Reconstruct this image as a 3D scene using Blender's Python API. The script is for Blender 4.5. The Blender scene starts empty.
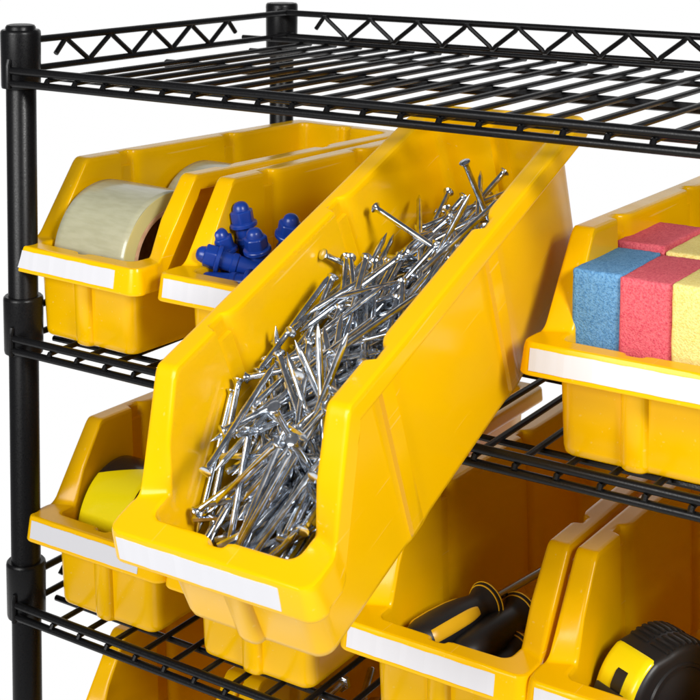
import bpy, bmesh, math, random
from mathutils import Vector, Matrix, Euler
random.seed(11)
S = 0.001                                   # all dimensions below are millimetres
SC = bpy.context.scene
COL = SC.collection

# ------------------------------------------------------------------ camera
cam_d = bpy.data.cameras.new("camera")
cam = bpy.data.objects.new("camera", cam_d)
COL.objects.link(cam)
cam.matrix_world = Matrix(((0.82553, -0.048561, 0.562265, 0.884304),
                           (0.564341, 0.063237, -0.823116, -0.881177),
                           (0.004415, 0.996816, 0.079609, 0.143791),
                           (0, 0, 0, 1)))
cam_d.sensor_width = 36.0
cam_d.lens = 76.578
cam_d.shift_x, cam_d.shift_y = 0.07564, -0.47549    # a product-photo shift lens keeps the posts upright
cam_d.clip_start, cam_d.clip_end = 0.02, 50.0
SC.camera = cam
cam_d.dof.use_dof = True
cam_d.dof.focus_distance = 1.12
cam_d.dof.aperture_fstop = 32.0

# ------------------------------------------------------------------ studio light
W = bpy.data.worlds.new("World")
SC.world = W
W.use_nodes = True
nt = W.node_tree
nt.nodes.clear()
tc = nt.nodes.new("ShaderNodeTexCoord")
dot = nt.nodes.new("ShaderNodeVectorMath"); dot.operation = 'DOT_PRODUCT'
dot.inputs[1].default_value = (-0.55, 0.83, -0.10)
ramp = nt.nodes.new("ShaderNodeMapRange"); ramp.interpolation_type = 'SMOOTHSTEP'      # white backdrop behind the rack
ramp.inputs["From Min"].default_value, ramp.inputs["From Max"].default_value = 0.55, 0.85
sep = nt.nodes.new("ShaderNodeSeparateXYZ")
low = nt.nodes.new("ShaderNodeMapRange"); low.interpolation_type = 'SMOOTHSTEP'       # white studio floor below
low.inputs["From Min"].default_value, low.inputs["From Max"].default_value = -0.22, -0.45
mxx = nt.nodes.new("ShaderNodeMath"); mxx.operation = 'MAXIMUM'
mix = nt.nodes.new("ShaderNodeMix"); mix.data_type = 'RGBA'
mix.inputs["A"].default_value = (0.13, 0.13, 0.137, 1); mix.inputs["B"].default_value = (1, 1, 1, 1)
bg = nt.nodes.new("ShaderNodeBackground"); bg.inputs["Strength"].default_value = 1.0
wo = nt.nodes.new("ShaderNodeOutputWorld")
nt.links.new(tc.outputs["Generated"], dot.inputs[0])
nt.links.new(tc.outputs["Generated"], sep.inputs[0])
nt.links.new(dot.outputs["Value"], ramp.inputs["Value"])
nt.links.new(sep.outputs["Z"], low.inputs["Value"])
nt.links.new(ramp.outputs[0], mxx.inputs[0]); nt.links.new(low.outputs[0], mxx.inputs[1])
nt.links.new(mxx.outputs[0], mix.inputs["Factor"])
nt.links.new(mix.outputs["Result"], bg.inputs["Color"])
nt.links.new(bg.outputs[0], wo.inputs[0])

def softbox(name, loc, target, size_x, size_y, power, color=(1, 1, 1)):
    d = bpy.data.lights.new(name, 'AREA')
    d.shape = 'RECTANGLE'; d.size = size_x; d.size_y = size_y; d.energy = power; d.color = color
    o = bpy.data.objects.new(name, d); COL.objects.link(o)
    o.location = loc
    o.rotation_euler = (Vector(target) - Vector(loc)).to_track_quat('-Z', 'Y').to_euler()
    return o
softbox("key_softbox", (1.95, -0.75, 0.85), (0.40, -0.05, -0.2), 0.5, 0.55, 40, (1.0, 0.99, 0.97))
softbox("front_softbox", (0.0, -2.05, 0.55), (0.3, 0.0, -0.25), 1.2, 1.0, 46, (1.0, 0.995, 0.985))
SC.view_settings.view_transform = 'Standard'
SC.view_settings.look = 'None'
SC.view_settings.exposure = 0.0
SC.view_settings.gamma = 1.0

# ------------------------------------------------------------------ materials
def new_mat(name, color, rough=0.4, metal=0.0, spec=0.5):
    m = bpy.data.materials.new(name); m.use_nodes = True
    b = m.node_tree.nodes["Principled BSDF"]
    b.inputs["Base Color"].default_value = (*color, 1)
    b.inputs["Roughness"].default_value = rough
    b.inputs["Metallic"].default_value = metal
    b.inputs["Specular IOR Level"].default_value = spec
    return m, b

def add_noise(m, b, scale, detail=4.0, bump=0.0, dist=0.001, rough=None, color=None, stretch=None):
    n = m.node_tree; L = n.links
    t = n.nodes.new("ShaderNodeTexCoord"); nz = n.nodes.new("ShaderNodeTexNoise")
    nz.inputs["Scale"].default_value = scale; nz.inputs["Detail"].default_value = detail
    src = t.outputs["Object"]
    if stretch:
        mp = n.nodes.new("ShaderNodeMapping"); mp.inputs["Scale"].default_value = stretch
        L.new(src, mp.inputs["Vector"]); src = mp.outputs[0]
    L.new(src, nz.inputs["Vector"])
    if bump:
        bp = n.nodes.new("ShaderNodeBump"); bp.inputs["Strength"].default_value = bump; bp.inputs["Distance"].default_value = dist
        L.new(nz.outputs["Fac"], bp.inputs["Height"]); L.new(bp.outputs[0], b.inputs["Normal"])
    if rough:
        mr = n.nodes.new("ShaderNodeMapRange"); mr.inputs["From Min"].default_value = 0.3; mr.inputs["From Max"].default_value = 0.7
        mr.inputs["To Min"].default_value, mr.inputs["To Max"].default_value = rough
        L.new(nz.outputs["Fac"], mr.inputs["Value"]); L.new(mr.outputs[0], b.inputs["Roughness"])
    if color:
        cr = n.nodes.new("ShaderNodeValToRGB")
        cr.color_ramp.elements[0].position = 0.35; cr.color_ramp.elements[0].color = (*color[0], 1)
        cr.color_ramp.elements[1].position = 0.65; cr.color_ramp.elements[1].color = (*color[1], 1)
        L.new(nz.outputs["Fac"], cr.inputs["Fac"]); L.new(cr.outputs[0], b.inputs["Base Color"])
    return nz

YEL, b = new_mat("yellow_polypropylene", (0.86, 0.475, 0.0), 0.24, 0, 0.24)
add_noise(YEL, b, 45, 3, bump=0.03, dist=0.0005, rough=(0.18, 0.27))
def scuffs(m, b, base, pale):
    """fine pale handling scratches, a property of the worn plastic itself"""
    n = m.node_tree; L = n.links
    t = n.nodes.new("ShaderNodeTexCoord"); tot = None
    for rot, sc in (((0.4, 0.9, 0.3), (300, 9, 300)), ((1.2, 0.2, 1.5), (340, 11, 340)), ((0.1, 1.9, 0.8), (280, 8, 280))):
        mp = n.nodes.new("ShaderNodeMapping"); mp.inputs["Rotation"].default_value = rot; mp.inputs["Scale"].default_value = sc
        z = n.nodes.new("ShaderNodeTexNoise"); z.inputs["Scale"].default_value = 1.0; z.inputs["Detail"].default_value = 1.0
        L.new(t.outputs["Object"], mp.inputs["Vector"]); L.new(mp.outputs[0], z.inputs["Vector"])
        mr = n.nodes.new("ShaderNodeMapRange"); mr.inputs["From Min"].default_value = 0.745; mr.inputs["From Max"].default_value = 0.80
        L.new(z.outputs["Fac"], mr.inputs["Value"])
        if tot is None: tot = mr.outputs[0]
        else:
            ad = n.nodes.new("ShaderNodeMath"); ad.operation = 'MAXIMUM'; L.new(tot, ad.inputs[0]); L.new(mr.outputs[0], ad.inputs[1]); tot = ad.outputs[0]
    mx = n.nodes.new("ShaderNodeMix"); mx.data_type = 'RGBA'
    mx.inputs["A"].default_value = (*base, 1); mx.inputs["B"].default_value = (*pale, 1)
    L.new(tot, mx.inputs["Factor"]); L.new(mx.outputs["Result"], b.inputs["Base Color"])
scuffs(YEL, b, (0.86, 0.475, 0.0), (0.87, 0.525, 0.05))
BLK, b = new_mat("black_powder_coat", (0.004, 0.004, 0.0045), 0.3, 0, 0.22)
add_noise(BLK, b, 900, 2, bump=0.08, dist=0.0002, rough=(0.26, 0.42))
PAPER, b = new_mat("white_label_paper", (0.64, 0.64, 0.67), 0.42)
add_noise(PAPER, b, 60, 5, bump=0.12, dist=0.0008)
ZINC, b = new_mat("bright_zinc", (0.62, 0.65, 0.69), 0.2, 1.0)
add_noise(ZINC, b, 120, 3, rough=(0.08, 0.24), color=((0.50, 0.55, 0.62), (0.78, 0.82, 0.87)))
STEEL, b = new_mat("tool_steel", (0.45, 0.43, 0.40), 0.3, 1.0)
RUB, b = new_mat("black_rubber", (0.012, 0.012, 0.013), 0.42)
add_noise(RUB, b, 1200, 2, bump=0.1, dist=0.0002)
TYEL, b = new_mat("bright_yellow_plastic", (0.88, 0.70, 0.004), 0.22)
add_noise(TYEL, b, 80, 3, bump=0.03, dist=0.0005)
SYEL, b = new_mat("amber_handle_plastic", (0.75, 0.42, 0.01), 0.35)
BLUE, b = new_mat("blue_plastic", (0.007, 0.040, 0.28), 0.3)
add_noise(BLUE, b, 200, 3, bump=0.06, dist=0.0004)
DARK, b = new_mat("dark_bore", (0.004, 0.006, 0.02), 0.6)
TAPE, b = new_mat("clear_packing_tape", (0.60, 0.58, 0.43), 0.16)
add_noise(TAPE, b, 260, 6, bump=0.10, dist=0.0004, color=((0.405, 0.393, 0.262), (0.455, 0.443, 0.305)), stretch=(0.25, 1.0, 1.0))
b.inputs["Subsurface Weight"].default_value = 0.25; b.inputs["Subsurface Radius"].default_value = (0.012, 0.011, 0.006)
TEND, b = new_mat("tape_roll_edge", (0.60, 0.55, 0.24), 0.25)
add_noise(TEND, b, 500, 3, bump=0.1, dist=0.0003)
HAZ_PHASE = 0.715
HAZ, b = new_mat("hazard_tape", (0.85, 0.70, 0.004), 0.2)
n = HAZ.node_tree
t = n.nodes.new("ShaderNodeTexCoord"); sp = n.nodes.new("ShaderNodeSeparateXYZ"); n.links.new(t.outputs["Object"], sp.inputs[0])
at = n.nodes.new("ShaderNodeMath"); at.operation = 'ARCTAN2'; n.links.new(sp.outputs["Y"], at.inputs[0]); n.links.new(sp.outputs["Z"], at.inputs[1])
m1 = n.nodes.new("ShaderNodeMath"); m1.operation = 'MULTIPLY_ADD'; m1.inputs[1].default_value = 0.0475; n.links.new(at.outputs[0], m1.inputs[0]); neg = n.nodes.new("ShaderNodeMath"); neg.operation = 'MULTIPLY'; neg.inputs[1].default_value = -0.5; n.links.new(sp.outputs["X"], neg.inputs[0]); n.links.new(neg.outputs[0], m1.inputs[2])
m2 = n.nodes.new("ShaderNodeMath"); m2.operation = 'MULTIPLY_ADD'; m2.inputs[1].default_value = 1 / 0.13; m2.inputs[2].default_value = HAZ_PHASE; n.links.new(m1.outputs[0], m2.inputs[0])
m3 = n.nodes.new("ShaderNodeMath"); m3.operation = 'FRACT'; n.links.new(m2.outputs[0], m3.inputs[0])
m4 = n.nodes.new("ShaderNodeMath"); m4.operation = 'GREATER_THAN'; m4.inputs[1].default_value = 0.638; n.links.new(m3.outputs[0], m4.inputs[0])
mx = n.nodes.new("ShaderNodeMix"); mx.data_type = 'RGBA'; mx.inputs["A"].default_value = (0.86, 0.71, 0.004, 1); mx.inputs["B"].default_value = (0.012, 0.012, 0.013, 1)
n.links.new(m4.outputs[0], mx.inputs["Factor"]); n.links.new(mx.outputs["Result"], b.inputs["Base Color"])
CARD, b = new_mat("brown_cardboard", (0.40, 0.21, 0.11), 0.8)
add_noise(CARD, b, 120, 5, color=((0.44, 0.25, 0.14), (0.56, 0.34, 0.20)), bump=0.2, dist=0.0005)

def sponge_mat(name, dark, light):
    m, b = new_mat(name, light, 0.9, 0, 0.15)
    n = m.node_tree; L = n.links
    t = n.nodes.new("ShaderNodeTexCoord")
    v = n.nodes.new("ShaderNodeTexVoronoi"); v.inputs["Scale"].default_value = 900
    z = n.nodes.new("ShaderNodeTexNoise"); z.inputs["Scale"].default_value = 520; z.inputs["Detail"].default_value = 6
    L.new(t.outputs["Object"], v.inputs["Vector"]); L.new(t.outputs["Object"], z.inputs["Vector"])
    mx = n.nodes.new("ShaderNodeMath"); mx.operation = 'MULTIPLY_ADD'; mx.inputs[1].default_value = 0.55
    L.new(v.outputs["Distance"], mx.inputs[0]); L.new(z.outputs["Fac"], mx.inputs[2])
    cr = n.nodes.new("ShaderNodeValToRGB")
    cr.color_ramp.elements[0].position = 0.42; cr.color_ramp.elements[0].color = (*dark, 1)
    cr.color_ramp.elements[1].position = 0.92; cr.color_ramp.elements[1].color = (*light, 1)
    L.new(mx.outputs[0], cr.inputs["Fac"]); L.new(cr.outputs[0], b.inputs["Base Color"])
    bp = n.nodes.new("ShaderNodeBump"); bp.inputs["Strength"].default_value = 0.7; bp.inputs["Distance"].default_value = 0.0009
    bp.invert = True
    L.new(mx.outputs[0], bp.inputs["Height"]); L.new(bp.outputs[0], b.inputs["Normal"])
    return m
SP_BLUE = sponge_mat("blue_foam", (0.045, 0.17, 0.38), (0.15, 0.35, 0.60))
SP_RED = sponge_mat("red_foam", (0.54, 0.05, 0.09), (0.76, 0.15, 0.18))
SP_YEL = sponge_mat("pale_yellow_foam", (0.74, 0.56, 0.13), (0.87, 0.74, 0.28))

# ------------------------------------------------------------------ mesh helpers
def link_mesh(name, me, parent=None):
    o = bpy.data.objects.new(name, me); COL.objects.link(o)
    if parent is not None: o.parent = parent
    return o

def finish(bm, name, mat, parent=None, angle=38, smooth=True):
    bmesh.ops.recalc_face_normals(bm, faces=bm.faces[:])
    if smooth:
        for f in bm.faces: f.smooth = True
        lim = math.radians(angle)
        for e in bm.edges:
            if len(e.link_faces) == 2:
                e.smooth = e.calc_face_angle(0) < lim
    me = bpy.data.meshes.new(name); bm.to_mesh(me); bm.free()
    for m in (mat if isinstance(mat, (list, tuple)) else [mat]): me.materials.append(m)
    return link_mesh(name, me, parent)

def V(p): return Vector(p) * S

def tube(bm, pts, r, k=10, caps=True, mi=0):
    pts = [Vector(p) for p in pts]
    rings = []
    up = None
    for i, p in enumerate(pts):
        if i == 0: d = pts[1] - p
        elif i == len(pts) - 1: d = p - pts[-2]
        else: d = (pts[i + 1] - p).normalized() + (p - pts[i - 1]).normalized()
        d.normalize()
        if up is None:
            up = Vector((0, 0, 1)) if abs(d.z) < 0.9 else Vector((1, 0, 0))
        a = d.cross(up).normalized(); up = a.cross(d).normalized()
        rr = r[i] if isinstance(r, (list, tuple)) else r
        rings.append([bm.verts.new((p + (a * math.cos(2 * math.pi * j / k) + up * math.sin(2 * math.pi * j / k)) * rr) * S) for j in range(k)])
    for r0, r1 in zip(rings, rings[1:]):
        for j in range(k):
            f = bm.faces.new((r0[j], r0[(j + 1) % k], r1[(j + 1) % k], r1[j])); f.material_index = mi
    if caps:
        f = bm.faces.new(list(reversed(rings[0]))); f.material_index = mi
        f = bm.faces.new(rings[-1]); f.material_index = mi

def lathe(bm, prof, k=24, M=None, mi=0, close=False, warp=None):
    """prof: (radius, height) list turned round local Z; M maps it to millimetre space."""
    M = M or Matrix.Identity(4)
    rings = []
    for r, h in prof:
        if r <= 1e-6: rings.append([bm.verts.new((M @ Vector((0, 0, h))) * S)])
        else:
            ring = []
            for j in range(k):
                a = 2 * math.pi * j / k
                rr = r if warp is None else warp(r, h, a)
                ring.append(bm.verts.new((M @ Vector((rr * math.cos(a), rr * math.sin(a), h))) * S))
            rings.append(ring)
    pairs = list(zip(rings, rings[1:]))
    if close: pairs.append((rings[-1], rings[0]))
    for a, c in pairs:
        for j in range(k):
            q = (j + 1) % k
            if len(a) == 1 and len(c) == 1: continue
            if len(a) == 1: f = bm.faces.new((a[0], c[q], c[j]))
            elif len(c) == 1: f = bm.faces.new((a[j], a[q], c[0]))
            else: f = bm.faces.new((a[j], a[q], c[q], c[j]))
            f.material_index = mi

def box_bm(bm, x0, x1, y0, y1, z0, z1, bev=0, seg=2, mi=0):
    r = bmesh.ops.create_cube(bm, size=1.0)
    vs = r['verts']
    for v in vs:
        v.co = Vector(((x0 + x1) / 2 + v.co.x * (x1 - x0), (y0 + y1) / 2 + v.co.y * (y1 - y0), (z0 + z1) / 2 + v.co.z * (z1 - z0))) * S
    fs = set(f for v in vs for f in v.link_faces)
    for f in fs: f.material_index = mi
    if bev:
        es = set(e for v in vs for e in v.link_edges)
        bmesh.ops.bevel(bm, geom=list(es), offset=bev * S, segments=seg, affect='EDGES', profile=0.5)

def tag(o, label, cat, group=None):
    o["label"] = label; o["category"] = cat
    if group: o["group"] = group
    return o

def empty(name, loc=(0, 0, 0), rot=None):
    o = bpy.data.objects.new(name, None); COL.objects.link(o)
    o.location = V(loc)
    if rot is not None: o.rotation_euler = rot
    o.empty_display_size = 0.02
    return o

def copy_tree(o, parent=None):
    c = o.copy(); COL.objects.link(c)
    if parent is not None: c.parent = parent
    for ch in list(o.children): copy_tree(ch, c)
    return c

# ------------------------------------------------------------------ wire shelving rack
RACK_X, BACK_Y = 905.0, 385.0
DROP = [0.0, -227.2, -460.0, -645.0]
rack = tag(empty("wire_shelving_rack", (0, 0, -930)), "black powder coated wire shelving rack with zigzag rims carrying all the yellow bins", "shelving rack")
POSTS = [(-9.6, 16), (-18, 411), (RACK_X + 14, 16), (RACK_X + 14, 411)]
for px, py in POSTS:
    bm = bmesh.new()
    dz = 4.0 if py > 100 else 0.0
    lathe(bm, [(0, 37.5 - dz), (9, 37.5 - dz), (11.6, 36.8 - dz), (12.7, 35 - dz), (12.7, -920), (15, -922), (15, -929), (0, -930)], 40, Matrix.Translation((px, py, 0)))
    o = finish(bm, "post", BLK, rack)
    o.location = V((0, 0, 930))

def wires(bm):
    for i in range(28):
        x = 37.26 + 30.228 * i
        tube(bm, [(x, -2.6, -8.0), (x, -0.8, -5.4), (x, 6, -4.9), (x, 378, -4.9), (x, BACK_Y - 1.5, -5.4)], 2.35, 8)
    for y, r in ((45, 2.6), (199, 4.2), (332, 2.6)):
        tube(bm, [(-2, y, -10.2 if r < 4 else -11.6), (RACK_X + 2, y, -10.2 if r < 4 else -11.6)], r, 8)

def zigzag(axis, start, period, n, fixed, z0, z1, tail):
    pts = []
    def P(u, z): return (u, fixed, z) if axis == 'x' else (fixed, u, z)
    pts.append(P(start - tail, z1 - 13))
    for i in range(n):
        u = start + i * period
        for du, z in ((-3.2, z1 - 3.0), (-1.2, z1 - 0.6), (1.2, z1 - 0.6), (3.2, z1 - 3.0)): pts.append(P(u + du, z))
        if i < n - 1:
            h = u + period / 2
            for du, z in ((-3.2, z0 + 3.0), (-1.2, z0 + 0.6), (1.2, z0 + 0.6), (3.2, z0 + 3.0)): pts.append(P(h + du, z))
    pts.append(P(start + (n - 1) * period + tail, z1 - 13))
    return pts

def make_shelf():
    bm = bmesh.new(); wires(bm)
    deck = finish(bm, "wire_shelf", BLK, rack)
    bm = bmesh.new()                                            # front double rail with its weld loops
    tube(bm, [(-6, 0, 0), (RACK_X + 8, 0, 0)], 3.35, 14)
    tube(bm, [(-6, 0, -10.6), (RACK_X + 8, 0, -10.6)], 3.1, 14)
    for x in (-6.5, RACK_X + 8.5):
        tube(bm, [(x, -0.6, 9), (x, -2.0, 4), (x, -2.0, -15)], 2.2, 8)
    finish(bm, "front_rail", BLK, deck)
    bm = bmesh.new()
    tube(bm, [(-36, 366, -1.0), (RACK_X + 8, 366, -1.0)], 2.5, 10)
    tube(bm, [(-10, BACK_Y + 8, 0.5), (RACK_X + 8, BACK_Y, 0.5)], 2.8, 10)
    tube(bm, [(-10, BACK_Y + 8, 24.5), (RACK_X + 8, BACK_Y, 24.5)], 3.2, 12)
    finish(bm, "back_rail", BLK, deck)
    bm = bmesh.new(); tube(bm, zigzag('x', 54, 54.3, 16, BACK_Y, 1.5, 23.5, 11), 2.3, 8)
    finish(bm, "back_zigzag", BLK, deck)
    for x in (0.0, RACK_X + 4):
        bm = bmesh.new()
        tube(bm, [(x, 12, 0.5), (x, 405, 0.5)], 2.8, 10)
        tube(bm, [(x, 12, 24.5), (x, 405, 24.5)], 3.0, 12)
        finish(bm, "side_rail", BLK, deck)
        bm = bmesh.new(); tube(bm, zigzag('y', 61, 57.6, 5, x, 1.5, 23.5, 13), 2.3, 8)
        finish(bm, "side_zigzag", BLK, deck)
    for px, py in POSTS:
        bm = bmesh.new()
        lathe(bm, [(12.6, 33), (15.6, 33), (16.7, 31.8), (17, 30), (16.6, -14), (16.2, -16), (12.6, -16)], 40, Matrix.Translation((px, py, 0)))
        finish(bm, "collar", BLK, deck)
    return deck
shelf = make_shelf()
for k, z in enumerate(DROP):
    s = shelf if k == 0 else copy_tree(shelf, rack)
    s.location = V((0, 0, 930 + z))

# ------------------------------------------------------------------ stacking bin
BIN_L, PEAK_Y, PEAK_Z, LIP_Z, SLOPE_Y = 387.0, 65.0, 143.0, 78.5, 20.0
def smooth_ramp(t, a, b, r):
    """0 before a, linear a..b, with rounded knees of radius r."""
    def ip(x): return 0 if x < -r else (x if x > r else (x + r) ** 2 / (4 * r))
    return ip(t - a) - ip(t - b)
def rim_height(y):
    h = LIP_Z + smooth_ramp(y, SLOPE_Y, PEAK_Y, 3.5) * (PEAK_Z - LIP_Z) / (PEAK_Y - SLOPE_Y)
    return h - max(0.0, y - PEAK_Y) * 4.0 / 330.0
def skirt(y):
    if y < SLOPE_Y: return 22.0
    if y < PEAK_Y: return 22.0 - (y - SLOPE_Y) / (PEAK_Y - SLOPE_Y) * 1.0
    return max(13.0, 21.0 - (y - PEAK_Y) * 1.6)
SIDE_Y = [20, 22, 23.6, 25, 28, 33, 41, 50, 56, 60, 61.5, 63, 65, 67, 68.6, 70, 75, 85, 98, 104, 105.5, 107, 108.5, 115, 121, 122.2, 123.5, 125, 127, 129.5, 132.5, 136, 142, 170, 200, 235,
          246, 247.5, 249, 250.5, 257, 263, 264.2, 265.5, 267, 269, 271.5, 274.5, 278, 284, 310, 340]
def side_rib(y):
    """the side wall steps out into a narrow channel; its far edge is a rounded nose that faces the front"""
    for a in (105.5, 247.5):
        if a < y <= a + 3: return RIB * (y - a) / 3.0
        if a + 3 < y <= a + 16.5: return RIB
        if a + 16.5 < y < a + 30.5:
            t = (y - a - 16.5) / 14.0
            return RIB * (1 - math.sqrt(1 - (1 - t) ** 2))
    return 0.0
RIB = 6.8
def side_rib_out(y):
    """seen from outside the channel is only a shallow, soft swelling"""
    def ss(t): t = max(0.0, min(1.0, t)); return t * t * (3 - 2 * t)
    return sum(1.3 * ss((y - a + 4) / 9.0) * (1 - ss((y - a - 14) / 18.0)) for a in (105.5, 247.5))
FRONT_X = [0, 3, 5.5, 7.4, 8.6, 9.4, 10.5, 14, 22, 32, 41]
def front_rib(x):
    return 5.6 * max(0.0, 1 - (abs(x) / 9.4) ** 3.2) ** 0.6
BACK_X = [38, 28, 18, 11, 9.6, 8.4, 6, 3, 0]
def half_stations():
    st = []   # (flange xy, wall-top xy, wall-bottom xy)
    def hf(y): return 72.0 + 2.5 * max(0.0, min(1.0, (24 - y) / 10.0))
    def taper(y): return 2.0 * max(0.0, y) / BIN_L
    for x in FRONT_X:
        st.append(((x / 41.0 * 66.0, -10.0), (x * 46 / 41 if x > 11 else x, 1.0 - front_rib(x)), (x, 8.0 - front_rib(x))))
    for i in range(1, 8):                                        # front corner
        a = math.pi / 2 * i / 7
        st.append(((66 + 8 * math.sin(a), -2 - 8 * math.cos(a)),
                   (46 + 12.5 * math.sin(a), 13.5 - 12.5 * math.cos(a)),
                   (42.5 + 11 * math.sin(a), 19 - 11 * math.cos(a))))
    for y in [1, 5, 9, 12, 14, 16.4, 18] + SIDE_Y:
        yw = y if y > 41 else 13.5 + (y + 2) / 43 * (41 - 13.5)
        yb = y if y > 41 else 19 + (y + 2) / 43 * (41 - 19)
        st.append(((hf(y) - taper(y), y), (58.8 - taper(y), yw), (53.5 - taper(y), yb), side_rib(y), side_rib_out(y)))
    xb = 70.0
    for i in range(0, 8):
        a = math.pi / 2 * i / 7
        st.append(((xb - 10 + 10 * math.cos(a), BIN_L - 10 + 10 * math.sin(a)),
                   (56.5 - 12 + 12 * math.cos(a), BIN_L - 23 + 12 * math.sin(a)),
                   (51.5 - 11 + 11 * math.cos(a), BIN_L - 29 + 11 * math.sin(a))))
    for x in BACK_X:
        st.append(((x / 38.0 * 58, BIN_L), (x * 1.1 if x > 12 else x, BIN_L - 11 + front_rib(x)), (x if x > 12 else x, BIN_L - 18 + front_rib(x))))
    return st
def bin_mesh():
    h = half_stations()
    st = h + [tuple((-p[0], p[1]) if isinstance(p, tuple) else p for p in s) for s in reversed(h[1:-1])]
    n = len(st); T = 3.4
    def normal(idx, i):
        a = Vector(st[(i - 1) % n][idx]); c = Vector(st[(i + 1) % n][idx]); d = (c - a).normalized()
        return Vector((d.y, -d.x))
    bm = bmesh.new(); rings = []
    for i, rec in enumerate(st):
        F, Wt, Wb = rec[:3]
        rin, rout = rec[3:] if len(rec) > 3 else (0.0, 0.0)
        F = Vector(F); Wt = Vector(Wt); Wb = Vector(Wb)
        nt_, nb_ = normal(1, i), normal(2, i)
        H = rim_height(F.y); K = skirt(F.y)
        def wall(z, off):
            t = z / PEAK_Z
            return Wb.lerp(Wt, t) + nb_.lerp(nt_, t).normalized() * (off + (rin if off <= -T else rout))
        nf = normal(0, i)
        I = wall(H, -T)
        e = (F - I)
        e = e.normalized() if e.length > 0.1 else nf
        slant = 2.8 if F.y < -1 else 0.8
        prof = [(wall(3, -T - 6.0), 3.0), (wall(4, -T - 1.8), 4.4), (wall(8, -T), 8.5), (wall(H * .5, -T), H * .5), (wall(H - 4.6, -T), H - 4.6), (wall(H - 2.6, -T), H - 2.6),
                (wall(H - 1, -T) + e * .7, H - 0.75), (I + e * 2.4, H), (I + e * 3.9, H), (F - e * 3.6, H), (F - e * 2.2, H), (F - e * .65, H - .65), (F, H - 2.2), (F + nf * slant * .15, H - 3.8),
                (F + nf * slant * .9, H - K + 3.0), (F + nf * slant, H - K + 1.2), (F + nf * (slant - .5), H - K + .3), (F + nf * (slant - 1.3), H - K), (wall(H - K, 1.6), H - K + .5), (wall(H - K - 1.5, 0), H - K - 1.2), (wall(6, 0), 6.0), (wall(2, -0.8), 1.6), (wall(0, -2.6), 0.0)]
        rings.append([bm.verts.new((p.x * S, p.y * S, z * S)) for p, z in prof])
    m = len(rings[0])
    for i in range(n):
        a, c = rings[i], rings[(i + 1) % n]
        for j in range(m - 1):
            bm.faces.new((a[j], c[j], c[j + 1], a[j + 1]))
    bm.faces.new([r[0] for r in rings]); bm.faces.new([r[-1] for r in reversed(rings)])
    bmesh.ops.recalc_face_normals(bm, faces=bm.faces[:])
    lim = math.radians(42)
    for f in bm.faces: f.smooth = True
    for e in bm.edges: e.smooth = e.calc_face_angle(0) < lim
    me = bpy.data.meshes.new("storage_bin"); bm.to_mesh(me); bm.free(); me.materials.append(YEL)
    return me
def strip_mesh():
    bm = bmesh.new()
    x0, x1 = -67.0, 52.0; nx = 24
    def y_at(z): return -10 - 2.8 * (LIP_Z - 3.0 - z) / 17.8
    fr, bk = [], []
    for i in range(nx + 1):
        x = x0 + (x1 - x0) * i / nx
        wob = 0.25 * math.sin(i * 0.9) + 0.15 * math.sin(i * 2.3)
        z1 = LIP_Z - 3.6 + wob * .6; z0 = LIP_Z - 18.2 + wob * .4
        fr.append([bm.verts.new(V((x, y_at(z) - .55 - abs(wob) * .5, z))) for z in (z0, z1)])
        bk.append([bm.verts.new(V((x, y_at(z) - .1, z))) for z in (z0, z1)])
    for i in range(nx):
        bm.faces.new((fr[i][0], fr[i + 1][0], fr[i + 1][1], fr[i][1])); bm.faces.new((bk[i][1], bk[i + 1][1], bk[i + 1][0], bk[i][0]))
        bm.faces.new((fr[i][1], fr[i + 1][1], bk[i + 1][1], bk[i][1])); bm.faces.new((fr[i + 1][0], fr[i][0], bk[i][0], bk[i + 1][0]))
    bm.faces.new((fr[0][0], fr[0][1], bk[0][1], bk[0][0])); bm.faces.new((fr[-1][1], fr[-1][0], bk[-1][0], bk[-1][1]))
    bmesh.ops.recalc_face_normals(bm, faces=bm.faces[:])
    me = bpy.data.meshes.new("label_strip"); bm.to_mesh(me); bm.free(); me.materials.append(PAPER)
    return me
BIN_ME, STRIP_ME = bin_mesh(), strip_mesh()
BIN_L = 404.0                                                    # the nail bin is a longer size of the same pattern
LONG_BIN_ME = bin_mesh()
BIN_L = 387.0
def place_bin(cx, y, z, label, rot=None, strip=True, me=None):
    o = link_mesh("storage_bin", me or BIN_ME)
    o.location = V((cx, y, z))
    if rot is not None: o.matrix_world = Matrix.Translation(V((cx, y, z))) @ rot.to_4x4()
    tag(o, label, "storage bin", "yellow stacking bins on the wire rack")
    if strip: link_mesh("label_strip", STRIP_ME, o)
    return o
Z2, Z3, Z4 = DROP[1], DROP[2], DROP[3]
A_X, B_X, C_X = 56.0, 222.0, 535.0
F_X, E_X, G_X, H_X = 73.0, 226.0, 393.0, 541.5
YO = 14.0
place_bin(A_X, YO, Z2, "yellow bin holding two rolls of clear packing tape beside the left post", Matrix.Rotation(math.radians(-3.3), 3, 'Z'))
place_bin(B_X, YO, Z2, "yellow bin holding blue plastic connectors, partly hidden behind the tilted nail bin")
place_bin(C_X + 147, YO, Z2, "unseen yellow bin beside the sponge bin, added to block the key light")  # added outside the view to keep key light out of the bins below
place_bin(C_X, YO, Z2, "yellow bin packed with blue, red and pale yellow sponges")
D_ROT = Matrix.Rotation(-0.02357, 3, 'Z') @ Matrix.Rotation(-0.01735, 3, 'Y') @ Matrix.Rotation(0.39710, 3, 'X')
D_POS = (384.5, -199.33, -297.0)
place_bin(*D_POS, "yellow bin tilted forward out of the rack and heaped with steel nails", D_ROT, True, LONG_BIN_ME)
place_bin(E_X, 18, Z3, "yellow bin directly below the tilted nail bin, its inside hidden from view", None, False)
place_bin(F_X, 18, Z3, "yellow bin with a roll of yellow and black hazard tape, next to the left post")
place_bin(G_X, 16, Z3, "yellow bin with black and amber screwdrivers lying inside")
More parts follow.
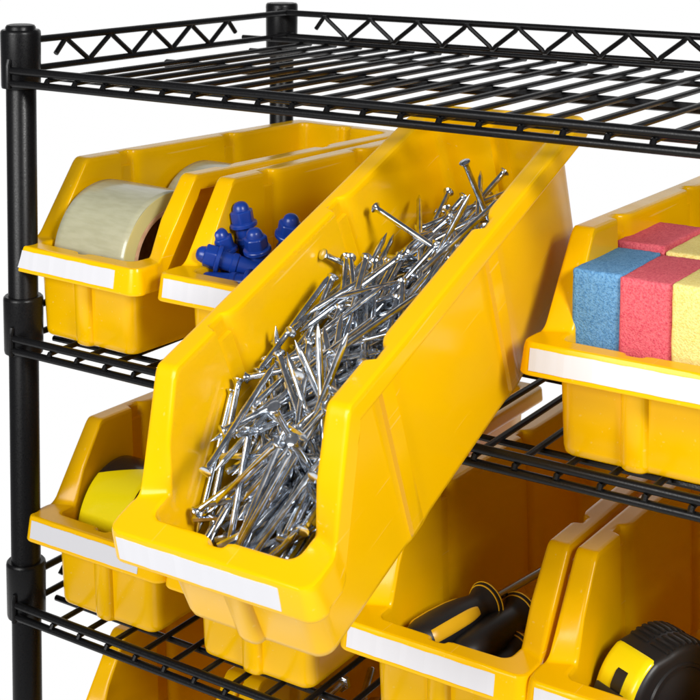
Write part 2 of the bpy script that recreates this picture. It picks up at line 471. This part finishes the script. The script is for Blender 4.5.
place_bin(H_X, 16, Z3, "yellow bin with a black rubber-backed tape measure, at the lower right")
place_bin(104, 14, Z4, "yellow bin on the bottom shelf, only its left flank showing under the wires")
place_bin(250, 14, Z4, "yellow bin on the bottom shelf filled with loose bolts, mostly hidden by wires")

# ------------------------------------------------------------------ nails
D_M = Matrix.Translation(V(D_POS)) @ D_ROT.to_4x4()
NAIL_LEN = 90.0
def nail_mesh(k=12):
    bm = bmesh.new(); h = NAIL_LEN / 2
    lathe(bm, [(0, -h), (3.5, -h), (4.1, -h + .35), (4.1, -h + 1.0), (2.9, -h + 2.0), (2.2, -h + 3.4), (2.15, -h + 5), (2.25, -h + 5.4), (2.15, -h + 6), (2.25, -h + 6.5), (2.15, -h + 7.2), (2.15, h - 8.5), (1.95, h - 7), (0.9, h - 2.5), (0.15, h)], k)
    bmesh.ops.recalc_face_normals(bm, faces=bm.faces[:])
    for f in bm.faces: f.smooth = True
    for e in bm.edges:
        if len(e.link_faces) == 2: e.smooth = e.calc_face_angle(0) < math.radians(35)
    me = bpy.data.meshes.new("nail"); bm.to_mesh(me); bm.free(); me.materials.append(ZINC)
    return me
NAIL_ME = nail_mesh()
def place_nail(c, d, label=None):
    d = Vector(d).normalized()
    o = link_mesh("nail", NAIL_ME)
    o.matrix_world = D_M @ Matrix.Translation(V(c)) @ (d.to_track_quat('Z', 'Y') @ Euler((0, 0, random.uniform(0, 6.28))).to_quaternion()).to_matrix().to_4x4()
    tag(o, label or "shiny zinc-plated steel nail lying among the heap in the tilted yellow bin", "nail", "loose nails in the tilted bin")
    return o
NAILS = "337,953,560,269,-904,-333;-77,611,409,51,903,427;89,1924,695,703,-711,16;-259,1679,702,-101,-995,12;203,2749,652,396,-916,60;-158,2617,659,-257,-963,76;-63,1412,667,-135,985,111;206,1536,682,620,-778,-100;69,2435,719,789,611,-59;-327,1999,726,32,997,74;-14,2909,686,-269,-962,36;-202,2727,672,377,925,-36;-113,2199,777,839,-539,-73;49,1839,768,522,846,112;250,2671,727,568,-791,226;8,2582,744,-897,437,-71;443,2842,674,25,1000,-18;-182,2898,642,463,884,-60;-130,3197,682,-108,988,-111;72,2388,791,-719,665,-201;-101,3394,702,862,-504,59;-194,2837,727,255,926,-279;93,2936,760,303,-952,-31;-271,2941,640,461,886,-53;-144,2602,796,493,859,-138;300,2865,816,452,878,-157;276,2229,791,277,-959,-54;-346,2452,826,-250,-945,210;64,3080,723,102,983,154;-239,2997,776,-556,814,-168;-154,2830,760,-238,-970,55;481,3099,642,6,1000,-27;-72,2472,801,-323,924,207;-296,1554,735,-150,-970,-191;165,2954,808,750,-616,-238;145,2288,854,-244,-948,-203;-292,1085,617,240,950,202;83,2490,839,-219,-973,-70;-109,2741,853,-240,970,34;99,2811,846,-280,-955,-97;-139,3223,830,224,-911,346;85,1802,784,-243,-925,-293;-345,1518,719,-147,-961,-235;-50,1902,777,388,913,123;-394,1731,701,73,997,-38;331,2496,828,75,-982,-174;288,2526,859,-185,977,102;195,783,493,274,846,457;150,3347,787,-646,671,364;128,1534,745,-221,935,278;-128,2496,848,-303,951,-56;239,2468,893,-271,-953,-133;-49,2688,899,840,533,102;242,2237,884,213,974,82;-326,2438,910,136,-979,-153;255,1387,698,316,-909,-271;-163,2242,871,156,-970,-184;377,2737,830,-9,1000,17;4,2772,909,847,520,107;108,962,562,67,945,321;-189,2007,780,84,977,197;437,2183,792,45,-968,-249;-194,2165,860,173,-970,-173;127,2385,894,-191,-968,-162;12,2481,909,53,-984,-168;19,1087,610,69,939,336;-238,2186,853,-171,971,166;303,1825,790,76,-949,-305;-75,2650,959,-919,277,-282;128,2424,945,651,749,124;-228,2544,975,351,923,158;-196,1825,830,-145,976,164;485,2515,822,11,-983,184;349,1579,750,8,-976,-218;-185,2498,965,-382,-911,-159;347,2367,930,329,-865,-379;110,493,412,-465,-843,-272;-129,865,542,-400,-787,-469;393,1275,688,-7,977,213;2,1864,846,125,-944,-305;155,2256,970,-245,-880,-407;390,447,471,-194,-738,-646;-127,992,599,345,880,325;432,1435,693,-44,999,30;-92,1620,830,877,-447,-176;451,2244,894,99,976,193;-418,2377,871,88,916,390;192,403,454,-469,-639,-609;-211,490,380,-505,810,299;482,1398,688,4,-993,-122;95,1292,728,91,903,421;192,2574,1123,-459,-425,-780;-187,2003,889,436,-857,-273;328,468,484,201,755,624;-371,513,390,4,-885,-466;234,1088,659,-552,-777,-302;-197,1361,748,-47,-896,-442;20,1951,908,283,958,52;-160,1833,916,49,-995,-91;286,385,483,-432,-601,-673;-208,835,538,-349,-897,-272;113,1113,721,440,-817,-374;-280,1422,755,294,-941,-170;-97,2250,965,-60,975,213;-254,1739,912,144,-985,-95;194,203,536,-654,34,-756;-6,554,481,-458,-853,-251;176,859,618,538,-706,-461;-307,1292,727,-150,931,332;-132,2118,943,62,-977,-206;-481,1946,862,-9,994,106;240,397,460,-474,-623,-622;149,241,527,-742,-290,-605;44,712,574,980,-199,16;-275,1080,703,128,950,285;43,2089,960,-972,-225,74;126,286,495,-784,-366,-500;-200,492,428,476,821,314;29,790,636,995,-42,-89;-202,864,624,-228,-968,-101;4,2123,975,975,216,-52;-482,2055,780,-12,982,190;139,340,517,762,362,537;-372,528,513,-16,920,391;203,629,602,59,929,366;-247,680,685,0,-973,-229;33,2196,1038,-269,-933,-241;126,380,526,777,358,518;14,766,671,219,-871,-439;-99,1063,750,291,-933,-214;141,2069,991,-558,-817,-142;-345,1980,1027,-125,-973,-195;61,503,593,-283,-898,-337;271,1370,784,11,997,79;-312,580,616,157,885,438;368,2161,1001,-18,922,388;-86,1987,1041,791,612,28;59,369,739,412,553,724;-90,516,571,-57,896,441;87,731,668,-267,-945,-190;-135,1055,755,-292,930,222;273,1978,902,131,874,468;51,444,833,350,498,794;-166,431,679,-27,686,727;126,1028,770,635,-769,-76;-185,1063,807,-630,752,191;431,2164,976,-86,905,416;100,1923,978,-457,-747,-483;-104,498,608,-83,-882,-464;280,1291,820,-114,991,68;-116,1263,876,-827,-562,-24;246,2011,949,-124,-877,-463;-29,1870,1008,-893,-408,-190;356,610,873,-101,345,-933;-253,815,883,-395,677,-621;356,936,761,-192,980,-60;8,989,825,238,955,177;78,1758,935,-926,135,353;-462,1918,796,18,987,161;263,622,1002,25,-221,975;252,411,786,537,461,706;262,976,821,-495,858,-135;-194,1039,844,-113,881,460;298,1916,967,230,-891,-391;-7,1985,1084,-491,871,16;166,600,997,654,351,671;48,560,753,-449,-311,-838;4,766,777,-221,-940,-259;-213,814,732,291,-721,-629;430,1590,842,148,974,170;82,1575,919,-922,-388,14;240,665,998,480,427,766;139,844,771,-88,973,215;-150,1149,914,-543,-836,-86;261,1570,944,-239,-952,-190;36,1563,966,564,822,75;308,639,829,91,-981,-172;-167,656,751,-634,-696,-337;160,1057,850,-445,-893,-66;-56,1227,905,-851,-270,-450;346,1576,926,365,895,255;188,1828,1023,719,664,206;423,666,819,168,-984,66;-50,661,877,-979,-70,-189;365,1190,841,303,-842,-447;18,1239,902,-388,-909,-153;348,1732,967,-254,-957,-137;-382,1948,1055,-56,989,-138;328,874,1229,-381,-404,-832;245,1227,910,-531,804,266;-50,935,869,-433,-881,-188;278,1607,1019,-262,942,211;-231,1946,1086,450,-888,-95;488,894,984,4,992,-124;-138,479,821,-714,-219,-665;428,1259,886,-121,-992,-21;-299,1182,912,-260,955,-143;321,1762,1064,418,-891,-176;-144,1965,1086,-551,827,113;290,909,1183,-160,521,838;10,629,912,-684,-358,-636;299,1122,933,219,-972,-90;-167,988,931,-647,740,184;67,1756,1093,489,-872,24;52,939,1020,-669,659,344;345,1283,1013,361,918,-165;-71,1823,1108,223,-927,-302;-299,1615,1038,-64,932,358;297,1286,984,408,-901,-148;-96,1395,1013,138,-959,-247;141,1473,1148,827,560,51;125,932,954,493,-480,-726;-22,116,526,898,-35,439;103,1273,1042,-306,886,349;-179,1149,970,-663,736,136;-20,2126,1098,154,899,-409;-163,1971,1131,341,937,74;-193,709,1110,72,-991,-114;124,1071,948,-238,775,585;-88,1332,1042,883,466,55;-169,2082,1138,321,946,-47;297,919,1102,457,-279,-845;108,737,1095,793,-503,343;373,1222,1021,308,924,226;-390,1620,1113,-79,-977,-200;120,1074,1015,702,688,186;-154,964,1022,-485,-870,-87;128,1376,1211,-19,973,-228;188,1083,1145,-683,713,-158;-95,1002,1020,-424,-902,85;230,1110,1119,551,-767,-329;-140,1276,1081,199,979,34;230,1687,1170,-152,-979,134;-106,1643,1125,356,929,98"
for rec in NAILS.split(';'):
    v = [int(t) for t in rec.split(',')]
    flip = 1 if random.random() < 0.5 else -1
    place_nail((v[0] / 10, v[1] / 10, v[2] / 10), (flip * v[3], flip * v[4], flip * v[5]))

# the depth of the heap below the nails one can see: too many to count, one mesh
bm = bmesh.new()
for rec in NAILS.split(';')[::2]:
    v = [int(t) for t in rec.split(',')]
    c = Vector((v[0] / 11, v[1] / 10, max(8, v[2] / 10 - 26))); d = Vector((v[3] * .8, v[4], 0)).normalized() * 43
    a = c - d; e = c + d
    for q in (a, e):
        q.x = max(-46, min(46, q.x)); q.y = max(18, min(355, q.y))
    tube(bm, [a, e], 1.9, 6)
o = finish(bm, "nail_heap", ZINC)
o.matrix_world = D_M
tag(o, "dense lower layers of the steel nail heap inside the tilted yellow bin", "nails"); o["kind"] = "stuff"

# hand-laid strays that stick out of the heap (position and direction in the bin's own frame)
STRAYS = [((-44, 131, 76), (0.02, 0.36, 0.93)), ((-38, 246, 92), (0.25, 0.62, -0.74)), ((22, 318, 104), (0.12, 0.10, -1.0)), ((34, 312, 96), (-0.5, 0.45, -0.73)),
          ((-2, 268, 112), (0.9, -0.25, -0.28)), ((30, 268, 118), (0.3, 0.92, 0.16)), ((-49, 66, 72), (0.03, -0.76, -0.65)), ((-44, 72, 77), (0.06, -0.74, -0.67)),
          ((6, 96, 104), (0.28, -0.86, -0.42)), ((-16, 88, 99), (-0.35, -0.88, -0.32))]
rs = random.Random(21)
for i in range(20):                                              # the heap climbs towards the back
    y = 268 + i * 3.9
    STRAYS.append(((rs.uniform(-26, 34), y, 92 + rs.uniform(-8, 10) - max(0, y - 315) * .35), (rs.gauss(0, .45), rs.choice((-1, 1)), rs.gauss(0.0, .22))))
OWN = {0: "steel nail poking up point first beside the left inner wall, halfway along the heap",
       1: "steel nail near the back with its head resting high on the left inner wall",
       2: "steel nail at the very back of the heap with its head raised highest"}
for i, (c, d) in enumerate(STRAYS):
    place_nail(c, d, OWN.get(i))

# ------------------------------------------------------------------ packing tape rolls
def tape_roll(x0, x1, y, z_floor, label, mats=(TAPE, TEND), group="clear packing tape rolls in the upper left bin", R=60.0, yaw=0.0):
    r0, r1 = R - 13.5, R - 17.5
    root = tag(empty("tape_roll", ((x0 + x1) / 2, y, z_floor + R)), label, "tape roll", group)
    root.rotation_euler = (0, 0, yaw)
    M = Matrix.Rotation(math.pi / 2, 4, 'Y'); h = (x1 - x0) / 2
    bm = bmesh.new()
    def warp(r, hh, a): return r + 0.18 * math.sin(3 * a + hh * .05) + 0.12 * math.sin(7 * a)
    prof = [(R, -h + .6 + 2 * i * (h - .6) / 12) for i in range(13)]
    lathe(bm, [(R - .6, -h)] + prof + [(R - .6, h)], 96, M, warp=warp)
    finish(bm, "tape_winding", mats[0], root, angle=60)
    rr = [R - .6 - (R - .6 - r0) * i / 14 for i in range(15)]
    for sg in (-1, 1):
        bm = bmesh.new()
        lathe(bm, [(r, sg * (h - .02 + .25 * (i % 2))) for i, r in enumerate(rr)], 96, M)
        finish(bm, "winding_edge", mats[1], root, angle=60)
    bm = bmesh.new()
    lathe(bm, [(r0, -h - .3), (r0, h + .3), (r0 - .5, h + .6), (r1 + .4, h + .6), (r1, h + .2), (r1, -h - .2), (r1 + .4, -h - .6), (r0 - .5, -h - .6)], 72, M, close=True)
    finish(bm, "cardboard_core", CARD, root)
    return root
tape_roll(13, 96, 90, Z2 + 3.2, "front roll of clear packing tape with a brown cardboard core, close behind the bin lip", yaw=-0.07)
tape_roll(23, 107, 214, Z2 + 3.2, "rear roll of clear packing tape, its top just showing behind the front roll", yaw=-0.07)

tape_roll(23, 74, 96, Z3 + 3.2, "roll of yellow and black striped hazard tape standing in the bin by the left post", (HAZ, RUB), None, 51)

# ------------------------------------------------------------------ blue connectors
def connector_root(label):
    root = tag(empty("pipe_connector"), label, "connector", "blue plastic connectors in the second upper bin")
    def hexw(r, h, a):
        if not 2.2 < h < 12.6 or r < 6: return r
        q = (a + math.pi / 6) % (math.pi / 3) - math.pi / 6
        return min(r * 0.90 / math.cos(q), r)
    bm = bmesh.new()
    lathe(bm, [(0, 20), (2.5, 19.8), (4.6, 18.8), (6.2, 16.8), (6.9, 14.2), (7.1, 13.0), (9.2, 12.4), (9.8, 11.6), (9.8, 4.0), (9.6, 3.0), (11.2, 2.2), (11.6, 1.6), (11.6, -.6), (11.2, -1.2), (8.5, -1.4), (0, -1.4)], 48, warp=hexw)
    finish(bm, "domed_cap", BLUE, root, angle=30)
    bm = bmesh.new()
    lathe(bm, [(0, 0), (7.6, 0), (7.6, -10), (8.6, -11), (8.6, -15), (7.6, -16), (7.6, -44), (7.0, -45), (4.4, -45), (4.4, -30), (0, -30)], 28)
    finish(bm, "tube_body", BLUE, root, angle=30)
    return root
conn = connector_root("")
CONN = [((174, 62, -150), (-0.15, -0.25, 1), "blue domed connector standing nearest the bin's left wall, below the topmost one"),
        ((180, 80, -131), (-0.1, -0.15, 1), "topmost blue domed connector, standing at the back of the small heap"),
        ((204, 66, -146), (0.0, -0.3, 1), "blue domed connector standing in the middle of the heap beside the tilted bin"),
        ((219, 88, -136), (0.3, -0.2, 0.9), "blue domed connector leaning right, half cut off by the tilted bin's flange"),
        ((168, 48, -153), (-0.8, -0.45, 0.25), "blue connector lying on its side with its cap to the left by the bin lip"),
        ((206, 47, -160), (0.95, 0.2, 0.05), "blue connector lying flat behind the white label lip"),
        ((196, 58, -166), (-0.6, -0.75, -0.1), "blue connector lying low in the shade under the standing ones"),
        ((190, 98, -160), (0.9, 0.4, 0.1), "blue connector lying across the back of the heap")]
for i, (loc, d, lab) in enumerate(CONN):
    o = conn if i == 0 else copy_tree(conn)
    o.scale = (0.98,) * 3
    o.location = V((loc[0] - (4 if i < 4 else -8 if i == 4 else 0), loc[1], loc[2] + (10 if i < 5 else 2))); o.rotation_mode = 'QUATERNION'
    o.rotation_quaternion = Vector(d).normalized().to_track_quat('Z', 'Y')
    o["label"] = lab

# ------------------------------------------------------------------ sponges
def sponge(x, y, w, d, z0, h, mat, seed, label, rot=0.0):
    rnd = random.Random(seed)
    bm = bmesh.new()
    box_bm(bm, -w / 2, w / 2, -d / 2, d / 2, 0, h)
    bmesh.ops.bevel(bm, geom=bm.edges[:], offset=1.6 * S, segments=2, affect='EDGES', profile=0.5)
    bmesh.ops.subdivide_edges(bm, edges=[e for e in bm.edges if e.calc_length() > 10 * S], cuts=22, use_grid_fill=True)
    from mathutils import noise
    off = Vector((seed * 3.1, seed * 1.7, 0))
    for v in bm.verts:
        c = v.co / S
        n = noise.noise_vector(c * 0.045 + off) * 0.45 + noise.noise_vector(c * 0.5 + off) * 0.3
        v.co += n * S
    o = finish(bm, "sponge", mat, None, angle=80)
    o.location = V((x, y, z0)); o.rotation_euler = (0, 0, rot)
    return tag(o, label, "sponge", "coloured sponges in the upper right bin")
zf = Z2 + 3.4; TOPZ = -105.5 - zf
sponge(495.5, 84, 35, 78, zf, TOPZ, SP_BLUE, 1, "blue foam sponge standing in the front row at the left", 0.02)
sponge(531.5, 82, 36.5, 78, zf, TOPZ - .5, SP_RED, 2, "red foam sponge standing in the front row between the blue and the pale yellow one", 0.005)
sponge(568, 80, 35.5, 78, zf, TOPZ + 1, SP_YEL, 3, "pale yellow foam sponge in the front row, right of the red one")
sponge(496, 164, 36, 78, zf, TOPZ + 4, SP_RED, 4, "red foam sponge in the second row, directly behind the blue one", -0.015)
sponge(533, 163, 37, 78, zf, TOPZ + 1, SP_YEL, 5, "pale yellow foam sponge in the second row, behind the front red one")
sponge(569, 163, 34, 78, zf, TOPZ - 2, SP_BLUE, 6, "blue foam sponge in the second row at the right end of the bin")

# ------------------------------------------------------------------ tape measures
def tape_measure(loc, yaw, label, scale=1.0, tilt=0.0):
    root = empty("tape_measure", loc)
    root.rotation_euler = (tilt, 0, yaw); root.scale = (scale,) * 3
    tag(root, label, "tape measure")
    def outline(off):
        """case outline in the y-z plane, clockwise from the lower front"""
        pts = []
        def arc(cy, cz, r, a0, a1, n):
            for i in range(n + 1):
                a = math.radians(a0 + (a1 - a0) * i / n)
                pts.append((cy + (r + off) * math.cos(a), cz + (r + off) * math.sin(a)))
        arc(-36, 6, 6, 270, 190, 5)
        arc(2, 44, 46, 200, 118, 26)
        arc(8, 50, 40, 112, 20, 22)
        arc(39, 8, 8, 0, -90, 6)
        return pts
    def extrude(bm, pts, hw, rnd_, ribs=None, mi=0):
        """closed body: the outline swept across x with rounded shoulders"""
        cy = sum(p[0] for p in pts) / len(pts); cz = sum(p[1] for p in pts) / len(pts)
        secs = [(-hw, rnd_)] + [(-hw + rnd_ * (1 - math.cos(math.radians(a))), rnd_ * (1 - math.sin(math.radians(a)))) for a in (25, 45, 65, 90)]
        secs = secs + [(-x, i) for x, i in reversed(secs)]
        rings = []
        for x, ins in secs:
            ring = []
            for (y, z) in pts:
                d = Vector((y - cy, z - cz)); L = d.length; d *= (L - ins) / L
                ring.append(bm.verts.new(V((x, cy + d.x, cz + d.y))))
            rings.append(ring)
        n = len(pts)
        for a, c in zip(rings, rings[1:]):
            for j in range(n): bm.faces.new((a[j], a[(j + 1) % n], c[(j + 1) % n], c[j]))
        bm.faces.new(rings[0]); bm.faces.new(list(reversed(rings[-1])))
    bm = bmesh.new(); extrude(bm, outline(0), 22, 6)
    finish(bm, "case", RUB, root)
    # yellow front shell wrapped over the curved front of the case
    O0, O1 = outline(0.3), outline(1.5)
    i0, i1 = 7, 32
    bm = bmesh.new(); rings = []
    secs = [(-19.5, .1, 5.0), (-19, 1.0, 2.2), (-17, 1.45, .6), (-13, 1.5, 0), (0, 1.6, 0), (13, 1.5, 0), (17, 1.45, .6), (19, 1.0, 2.2), (19.5, .1, 5.0)]
    for x, lift, ins in secs:
        ring = []
        for k in range(i0, i1 + 1):
            a, c = Vector(O0[k]), Vector(O1[k])
            n = (c - a).normalized()
            e = 0.0
            if k == i0 or k == i1: e = -1.2
            ring.append(bm.verts.new(V((x, *(a + n * (lift + e - ins * .9))))))
        rings.append(ring)
    for a, c in zip(rings, rings[1:]):
        for j in range(len(a) - 1): bm.faces.new((a[j], a[j + 1], c[j + 1], c[j]))
    finish(bm, "front_shell", TYEL, root, angle=60)
    # rubber grip with cross ribs over the top and back
    O2 = outline(1.0)
    for x0, x1 in ((-19, -1.5), (1.5, 19)):
      for k in range(33, 58, 2):
        bm = bmesh.new()
        a = Vector(O2[k]); a2 = Vector(O2[min(k + 1, 57)]); d = (a2 - a).normalized(); n = Vector((-d.y, d.x))
        if n.dot(a - Vector((0, 45))) < 0: n = -n
        if True:
            vs = []
            for x, ins in ((x0, 2.4), (x0 + 2.5, 0), (x1 - 2.5, 0), (x1, 2.4)):
                for t, l in ((-1.6, -1.8), (-1.0, .55), (1.0, .55), (1.6, -1.8)):
                    q = a + d * t + n * (l - ins * .4); vs.append(bm.verts.new(V((x, q.x, q.y))))
            for s_ in range(3):
                for t in range(3):
                    i = s_ * 4 + t; bm.faces.new((vs[i], vs[i + 1], vs[i + 5], vs[i + 4]))
            bm.faces.new(vs[0:4]); bm.faces.new(vs[12:16])
        finish(bm, "grip_rib", RUB, root, angle=60)
    # round side bosses
    bm = bmesh.new()
    for sx in (-1, 1):
        lathe(bm, [(0, 23.4), (24, 23.4), (25.5, 22.6), (29, 22.4), (30, 23.6), (32, 23.6), (33, 21.5)], 48, Matrix.Translation((0, 3, 46)) @ Matrix.Rotation(sx * math.pi / 2, 4, 'Y'))
    finish(bm, "side_boss", RUB, root)
    # sliding lock and tape mouth on the front
    def on_shell(k, out): 
        a, c = Vector(O0[k]), Vector(O1[k]); n = (c - a).normalized(); return a + n * out
    bm = bmesh.new()
    def patch(x0, x1, k0, k1, out, taper_=0.0):
        top, bot = [], []
        for k in range(k0, k1 + 1):
            t = (k - k0) / max(1, k1 - k0)
            for lst, o_ in ((top, out), (bot, 0.8)):
                p = on_shell(k, o_ - (0.9 if lst is top and k in (k0, k1) else 0))
                lst.append([bm.verts.new(V((x, p.x, p.y))) for x in (x0 + taper_ * t, x1 - taper_ * t)])
        for k in range(len(top) - 1):
            bm.faces.new((top[k][0], top[k + 1][0], top[k + 1][1], top[k][1]))
            bm.faces.new((top[k][0], bot[k][0], bot[k + 1][0], top[k + 1][0])); bm.faces.new((top[k][1], top[k + 1][1], bot[k + 1][1], bot[k][1]))
        bm.faces.new((top[0][0], top[0][1], bot[0][1], bot[0][0])); bm.faces.new((top[-1][1], top[-1][0], bot[-1][0], bot[-1][1]))
    patch(-16, 12, 8, 19, 4.0, 1.0)
    patch(-2.5, 7.5, 19, 25, 2.6)
    finish(bm, "lock_slider", RUB, root, angle=40)
    return root
tape_measure((527, 92, Z3 + 4), math.radians(-25), "yellow and black tape measure with a black lock slider, resting in the lower right bin", 0.95)

# ------------------------------------------------------------------ screwdrivers
def screwdriver(collar, d, label, blade=150.0, roll_=0.0, panels=3):
    root = tag(empty("screwdriver", collar), label, "screwdriver", "screwdrivers lying in the lower middle bin")
    root.rotation_mode = 'QUATERNION'
    root.rotation_quaternion = Vector(d).normalized().to_track_quat('Z', 'Y') @ Euler((0, 0, roll_)).to_quaternion()
    def tri(r, h, a): return r * (1 + 0.05 * math.cos(3 * a)) if -80 < h < -16 else r
    prof = [(0, -104), (7, -103.4), (11.5, -101), (14, -96), (15.2, -88), (15.6, -70), (15.0, -48), (13.6, -32), (12.0, -22), (11.6, -17), (12.6, -12), (15.0, -6), (16.6, -2.5), (16.8, -.8), (15.8, .6), (12, 2.0), (7, 3.6), (5.5, 6), (0, 6)]
    prof = [(r * .96, h * .84 if h < 0 else h) for r, h in prof]
    bm = bmesh.new(); lathe(bm, prof, 48, warp=tri); finish(bm, "handle", RUB, root)
    def rad(h):
        for (r0, h0), (r1, h1) in zip(prof, prof[1:]):
            if h0 <= h <= h1: return r0 + (r1 - r0) * (h - h0) / max(1e-6, h1 - h0)
        return 12
    for s_ in range(panels):
        bm = bmesh.new(); grid = []
        hs = [-78 + 56 * i / 16 for i in range(17)]
        for i, h in enumerate(hs):
            t = i / 16; half = math.radians(22 if t < .75 else 22 * (1 - .35 * ((t - .75) / .25) ** 2))
            row = []
            for j in range(9):
                u = -1 + 2 * j / 8; a = s_ * 2 * math.pi / 3 + u * half
                lift = 0.7 if (0 < i < 16 and 0 < j < 8) else -0.6
                r = tri(rad(h), h, a) + lift
                row.append(bm.verts.new(V((r * math.cos(a), r * math.sin(a), h))))
            grid.append(row)
        for i in range(16):
            for j in range(8): bm.faces.new((grid[i][j], grid[i][j + 1], grid[i + 1][j + 1], grid[i + 1][j]))
        finish(bm, "grip_panel", SYEL, root, angle=70)
    bm = bmesh.new()
    for h in (-4.6, -1.4):
        rr = rad(h); lathe(bm, [(rr - .4, h - .55), (rr + .45, h - .4), (rr + .45, h + .4), (rr - .4, h + .55)], 48)
    finish(bm, "collar_ring", SYEL, root)
    bm = bmesh.new(); tube(bm, [(0, 0, 5), (0, 0, blade - 14), (0, 0, blade)], [3.1, 3.1, 1.2], 16); finish(bm, "blade", STEEL, root)
    return root
screwdriver((379, 125, -400), (0.21, 0.975, 0.05), "uppermost black screwdriver with an amber grip panel, nearest the tilted bin", 150, 0.5)
screwdriver((397, 146, -411), (0.10, 0.99, 0.06), "second screwdriver, black handle right of the uppermost one, its ringed collar just behind", 140, 0.2, 0)
screwdriver((407, 121, -429), (0.13, 0.98, 0.06), "lowest black screwdriver with a darker amber panel, at the right behind the lip", 140, 0.55)

# ------------------------------------------------------------------ bolts in the bottom bin
bm = bmesh.new()
def hexf(r, h, a):
    if h < -0.01: return r
    a = (a + math.pi / 6) % (math.pi / 3) - math.pi / 6
    return r * 0.9 / math.cos(a) if r > 5 else r
lathe(bm, [(0, 6), (6, 6), (7.2, 5.4), (7.2, .4), (6.5, 0), (3.6, -.02), (3.6, -34), (3.0, -35), (0, -35)], 24, warp=hexf)
bolt = finish(bm, "bolt", ZINC)
rb = random.Random(4)
for i in range(30):
    o = bolt if i == 0 else bolt.copy()
    if i: COL.objects.link(o)
    ix, iy = i % 5, i // 5
    o.location = V((208 + ix * 20 + rb.uniform(-4, 4), 52 + iy * 26 + rb.uniform(-5, 5), Z4 + 92 + rb.uniform(-8, 10)))
    o.rotation_euler = (rb.uniform(1.0, 2.1), rb.uniform(-.4, .4), rb.uniform(0, 6.28))
    tag(o, "small hex head steel bolt in the bottom shelf bin below the wires", "bolt", "bolts in the bottom bin")
